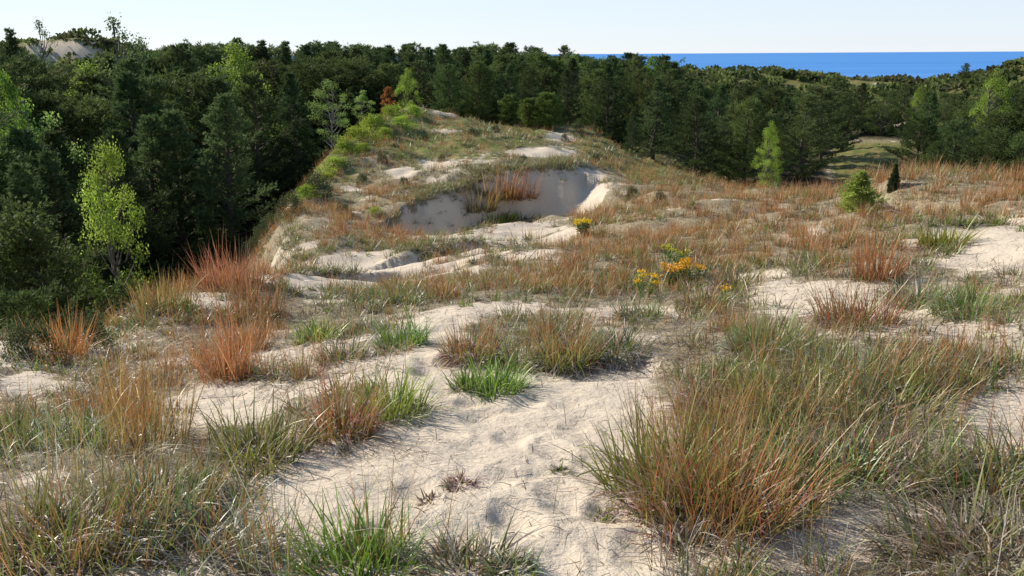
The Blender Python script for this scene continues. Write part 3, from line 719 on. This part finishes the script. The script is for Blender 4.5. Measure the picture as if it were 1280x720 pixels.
def plant(kind, x, y, h, label=None, group=None, ws=1.0, sink=.1, z=None):
    tm, cm, fol, ph = KH[kind][rng.integers(len(KH[kind]))]
    z = float(ground_z(x, y)[0]) if z is None else z
    e = link(KW[kind], None, loc=(x, y, z - sink)); s = h / ph
    e.scale = (s * ws, s * ws, s); e.rotation_euler = (rng.normal(0, .02), rng.normal(0, .02), rng.random() * 6.28)
    link('trunk' if kind not in ('vine', 'scrub') else 'stems', tm, e); link(fol, cm, e)
    tag(e, label, CATS[kind], group); return e
def plant_px(kind, px, top, Y, label=None, group=None, ws=1.0, hmin=.5):
    p = P(px, top, Y); z = float(ground_z(p[0], p[1])[0]); h = max(p[2] - z, hmin)
    return plant(kind, p[0], p[1], h + .1, label, group, ws, z=z)
SKX = [-120,0,50,100,150,220,300,340,380,450,550,620,700,760,800,850,872,900,1000,1100,1150,1200,1250,1400]
SKY_ = [44,48,80,80,58,53,50,50,53,54,53,54,60,69,66,76,96,100,102,104,110,110,102,94]
# rows of the woods: phrase, columns, distance, spacing, how far the tops lie below the skyline, kinds
ROWS = [
 ('nearest row of the left wood', -120, 90, 17.5, 100, (170, 230), ['wide', 'pine', 'olive']),
 ('second row of the left wood', -120, 222, 23, 62, (80, 165), ['pine', 'wide', 'pine', 'olive', 'slim']),
 ('third row of the left wood', -120, 296, 30, 55, (38, 95), ['pine', 'slim', 'pine', 'wide', 'pine']),
 ('fourth row of the left wood', -120, 380, 39, 44, (14, 52), ['pine', 'slim', 'pine', 'pine', 'wide']),
 ('fifth row of the left wood', -120, 700, 55, 36, (8, 30), ['pine', 'slim', 'wide', 'pine']),
 ('sixth row of the left wood', -120, 770, 68, 22, (-3, 12), ['pine', 'slim', 'slim', 'pine', 'wide']),
 ('skyline row of the left wood', -120, 800, 84, 13, (-6, 8), ['wide', 'pine', 'slim', 'pine']),
 ('front row of the right wood', 800, 1050, 46.5, 40, (10, 36), ['pine', 'wide', 'pine', 'slim']),
 ('second row of the right wood', 735, 1050, 57, 36, (4, 26), ['pine', 'wide', 'pine', 'slim']),
 ('third row of the right wood', 730, 1400, 72, 32, (-2, 16), ['pine', 'slim', 'wide', 'pine', 'olive']),
 ('rearmost row of the right wood', 790, 1400, 92, 26, (-6, 8), ['pine', 'wide', 'pine', 'olive']),
 ('front row at the right edge', 1165, 1420, 31, 62, (36, 70), ['wide', 'pine', 'olive']),
 ('second row at the right edge', 1150, 1420, 43, 48, (14, 40), ['pine', 'wide', 'olive', 'pine']),
]
ORD = lambda n: str(n) + ('th' if 10 <= n % 100 <= 20 else {1: 'st', 2: 'nd', 3: 'rd'}.get(n % 10, 'th'))
LOOK = {'pine': ['dark green pine', 'shaggy dark pine', 'deep green pine'], 'slim': ['slim dark pine', 'narrow pointed pine'], 'wide': ['broad spreading pine', 'bushy wide pine'], 'olive': ['rounded olive green tree', 'dull green leafy tree']}
for phrase, x0, x1, Y0, sp, below, kinds in ROWS:
    x = x0 + sp * .3; row = []
    while x < x1:
        xx = x + rng.normal(0, .18 * sp); yy = Y0 * rng.uniform(.93, 1.07)
        row.append((xx, yy)); x += sp * rng.uniform(.75, 1.25)
    row.sort()
    for n, (xx, yy) in enumerate(row):
        if (1068 < xx < 1152 and yy < 80) or (70 < xx < 165 and 20 < yy < 26): continue
        top = np.interp(xx, SKX, SKY_) + rng.uniform(*below); kind = kinds[rng.integers(len(kinds))]
        nm = LOOK[kind][rng.integers(len(LOOK[kind]))]
        cnt = sum(1 for q in row[:n + 1] if True)
        plant_px(kind, xx, top, yy, '%s, %s from the left in the %s' % (nm, ORD(n + 1), phrase), 'trees of the ' + ('right' if 'right' in phrase else 'left') + ' wood', rng.uniform(1.05, 1.4) if Y0 > 40 else rng.uniform(.95, 1.2))
SPEC = [
 ('aspen', 290, 50, 45, 'big bright yellow green tree rising above the left wood', .95),
 ('aspen', 115, 168, 20.0, 'sunlit light green tree in front of the dark pines at the left', .62),
 ('sapling', 60, 138, 33, 'pale green young tree behind the sunlit one at the left', .9),
 ('aspen', 12, 84, 33, 'yellow green tree at the left edge of the wood', .6),
 ('aspen', 115, 72, 60, 'small yellow green tree below the distant sand dune', .9),
 ('sparse', 45, 20, 75, 'thin almost leafless tree against the sky at far left', .7),
 ('sparse', 140, 14, 58, 'tall thin ragged tree against the sky', .9),
 ('sparse', 172, 40, 60, 'shorter thin tree beside the tall ragged one', .7),
 ('slim', 8, 32, 66, 'pointed pine breaking the skyline at the left edge', 1.0),
 ('sapling', 408, 98, 34, 'slender pale green sapling at the head of the leafy bank', 1.25),
 ('sapling', 455, 112, 38, 'small pale sapling beside the slender one', 1.2),
 ('rust', 485, 107, 43.5, 'small dead pine with rust orange needles', 1.0),
 ('aspen', 507, 84, 52, 'light green tree behind the rust orange dead pine', .8),
 ('wide', 560, 78, 52.5, 'large shaggy pine at the head of the dune ridge', .95),
 ('wide', 600, 76, 54, 'large spreading pine beside the one at the ridge head', .9),
 ('young', 636, 116, -157, 'olive green young pine, first of the three on the ridge', 1.3),
 ('young', 662, 121, -160, 'olive green young pine, middle of the three on the ridge', 1.3),
 ('young', 687, 113, -160, 'olive green young pine with bare trunk, last of the three on the ridge', 1.35),
 ('aspen', 718, 66, 78, 'pale green tree breaking the lake horizon', .8),
 ('aspen', 756, 70, 80, 'light green tree beside the first one on the lake horizon', .8),
 ('aspen', 812, 68, 85, 'pale leafy tree between two pines on the lake horizon', .6),
 ('pine', 797, 66, 72, 'rounded pine in front of the lake, beside the pale leafy tree', .9),
 ('pine', 826, 66, 74, 'pointed pine in front of the lake, beside the pale leafy tree', .9),
 ('slim', 847, 76, 70, 'low dark pine at the end of the trees before the lake', 1.2),
 ('pine', 792, 135, 40, 'green pine at the foot of the ridge, by the dark scarp', .8),
 ('slim', 868, 165, 46, 'small pointed dark pine in front of the right wood', 1.1),
 ('wide', 740, 128, 57, 'low bushy pine right of the gap in the trees', 1.0),
 ('aspen', 963, 150, 37, 'bright light green small tree in front of the dark right wood', .8),
 ('juniper', 1120, 203, -236, 'dark little cone shaped juniper on the green clearing', 1.0),
 ('bright', 1078, 212, -262, 'yellow green young pine among the russet grass on the brow', 1.3),
 ('aspen', 1250, 84, 60, 'bright yellow green tree at the right edge of the wood', .8),
 ('aspen', 1150, 108, 85, 'light green tree in the middle of the right wood', .7),
 ('pine', 1209, 78, 120, 'lone round pine on the far dune against the lake', 1.1),
 ('olive', 955, 96, 100, 'dark round tree before the far dunes', .9),
 ('olive', 1050, 92, 100, 'dull green tree before the far dunes', .9),
 ('wide', 15, 345, 14.0, 'bright green bush-like pine at the lower left brow', .9),
 ('wide', 50, 285, 16.5, 'sunlit green pine near the left brow', 1.0),
]
for kind, a, top, Y, lab, ws in SPEC:
    if Y < 0: Y = hit([a], [-Y])[0][1]
    plant_px(kind, a, top, Y, lab, None, ws)
SHR = [  # shrubs on the open dune
 ('vine',490,142,39,.75,'bright green leafy shrub near the top of the leafy bank'),('vine',515,137,41,.65,'highest bright shrub of the leafy bank'),('vine',468,154,37,.8,'broad yellow green shrub halfway along the leafy bank'),('vine',446,168,35,.75,'yellow green shrub below the slender sapling'),
 ('vine',503,150,38,.55,'low bright shrub just in front of the top of the leafy bank'),('vine',480,164,36,.5,'small bright shrub in the middle of the leafy bank'),('vine',432,184,33,.65,'yellow green shrub below the one under the sapling'),('vine',455,182,34,.45,'low yellow shrub on the bank among russet grass'),
 ('vine',418,202,30,.55,'low yellow green shrub at the brow of the bank'),('vine',385,240,26,.55,'lowest bright shrub at the edge of the dark wood'),('vine',408,218,29,.4,'small bright shrub between the bank and the wood edge'),('vine',470,262,24,.3,'small light green shrub alone on the russet slope'),
 ('scrub',338,285,20,.8,'grey green shrub at the shaded foot of the slope'),('scrub',365,262,23,.8,'dark shrub on the steep bank below the bright one'),('scrub',318,315,18,.8,'dark shrub at the brow beside the tall russet clumps'),('scrub',400,240,26,1.0,'dark tangled shrub on the steep bank'),
 ('scrub',620,158,47,.5,'low dark shrub under the ridge pines'),('scrub',722,163,49,.9,'dark mounded shrub at the end of the sandy track'),('scrub',790,243,24.5,.45,'grey green low shrub above the russet hollow'),('scrub',825,250,23.5,.45,'grey green low shrub beside the one above the russet hollow'),
 ('scrub',706,168,48,.45,'dark low shrub at the end of the ridge crest'),('scrub',655,196,38,.35,'small dark shrub on the grassy slope above the blowout'),('scrub',478,196,33,.4,'low dark shrub among small sand patches on the left flank'),('scrub',505,224,29,.35,'little dark shrub above the left end of the blowout'),
 ('scrub',552,196,34,.35,'small grey shrub in the middle of the upper slope'),('scrub',452,222,30,.45,'dark low shrub on the russet flank'),('scrub',430,262,24,.4,'dark shrub low on the russet flank'),('scrub',530,168,38,.4,'grey green shrub below the crest'),('scrub',590,160,43,.35,'tiny dark shrub near the crest under the large pines'),('scrub',745,196,38,.4,'dark shrub on the right shoulder of the ridge'),
 ('scrub',110,430,9.4,.5,'low green shrub on the left brow'),('scrub',40,445,9,.5,'low shrub at the left edge of the brow'),
]
for kind, a, b, Y, h, lab in SHR:
    p = hit([a], [b + 8])[0]; plant(kind, p[0], p[1], h, lab, 'shrubs on the dune', .9 if kind == 'vine' else .62, .08)
# far dune scrub: one mass
far_parts = []
n = 4200; x, y, r = scatter(n, 95, 260, 40); z = height(x, y); fnn = fbm(x / 14, y / 14, 77, 4)
k = (fnn > .36) & (rng.random(n) < .95); x, y, z = x[k], y[k], z[k]
for xx, yy, zz in zip(x, y, z):
    m = 44; u = rng.normal(size=(m, 3)); u /= np.linalg.norm(u, axis=1)[:, None]; u[:, 2] = np.abs(u[:, 2])
    s = rng.uniform(.5, 1.3); c = np.array([xx, yy, zz]) + u * np.array([s * 1.5, s * 1.5, s * .8]) * rng.uniform(.6, 1, (m, 1))
    cc = np.array([(.06,.09,.03),(.09,.125,.04),(.08,.09,.04),(.12,.16,.05)][rng.integers(4)])[None] * rng.uniform(.7, 1.3, (m, 1))
    far_parts.append(tris(c, u + rng.normal(0, .8, (m, 3)), .8, .6, cc))
v, f, c = join(far_parts); o = link('shrubbery', new_mesh('shrubbery', v, f, LEAF, c)); tag(o, 'low green scrub covering the far dunes before the lake', 'shrubbery', kind='stuff')

# ------------------------------------------------------------------ flowers
def flower_plant(px, py, s, ns, colr, lab, rd=.12):
    p = hit([px], [py], True)[0]; e = link('flowering_plant', None, loc=p); tag(e, lab, 'flower', 'yellow flowers on the dune')
    dist = math.hypot(p[0], p[1]); wm = max(1, dist / 6)
    st = []; lv = []; fl = []
    for q in range(ns):
        a = rng.random() * 6.28; r_ = rd * math.sqrt(rng.random()); hh = s * rng.uniform(.75, 1.1)
        b = np.array([r_ * .5 * math.cos(a), r_ * .5 * math.sin(a), 0]); t = np.array([r_ * 1.3 * math.cos(a), r_ * 1.3 * math.sin(a), hh])
        st.append(tube(np.array([b, (b + t) / 2 + [0, 0, .02], t]), np.array([.003, .0025, .002]) * wm, (.12, .18, .05), 4))
        m = 14; u = rng.uniform(.1, .9, m)[:, None]
        d = rng.normal(size=(m, 3)); d[:, 2] = np.abs(d[:, 2]) * .6
        lv.append(tris(b + (t - b) * u, d, .05 * wm ** .5, .014 * wm ** .5, np.tile([(.12, .20, .05)], (m, 1)) * rng.uniform(.7, 1.3, (m, 1))))
        m = 30; d = rng.normal(size=(m, 3)); d[:, 2] = np.abs(d[:, 2]) + .3; c = t + rng.normal(0, .022 * wm ** .5, (m, 3)) * np.array([1, 1, .4])
        fl.append(tris(c, d, .018 * wm ** .5, .014 * wm ** .5, np.tile([colr], (m, 1)) * rng.uniform(.8, 1.15, (m, 1))))
    for nm, arr, mt in (('stems', st, GRASS), ('leaves', lv, LEAF), ('blossoms', fl, PETAL)):
        v, f, c = join(arr); link(nm, new_mesh(nm, v, f, mt, c), e)
YL = (.85, .58, .03); OY = (.85, .40, .02)
flower_plant(731, 296, .28, 12, YL, 'yellow flower head standing alone at the edge of the russet grass', .16)
flower_plant(843, 362, .24, 9, OY, 'orange yellow flowers, nearer half of the pair', .11)
flower_plant(862, 356, .24, 9, OY, 'orange yellow flowers, rear half of the pair', .12)
flower_plant(804, 374, .24, 7, YL, 'yellow flowers just left of the orange pair', .12)
flower_plant(835, 328, .18, 6, (.6, .55, .06), 'faint yellow flowers behind the orange pair', .2)
flower_plant(903, 382, .14, 2, OY, 'single small orange bloom in the green tuft', .04)
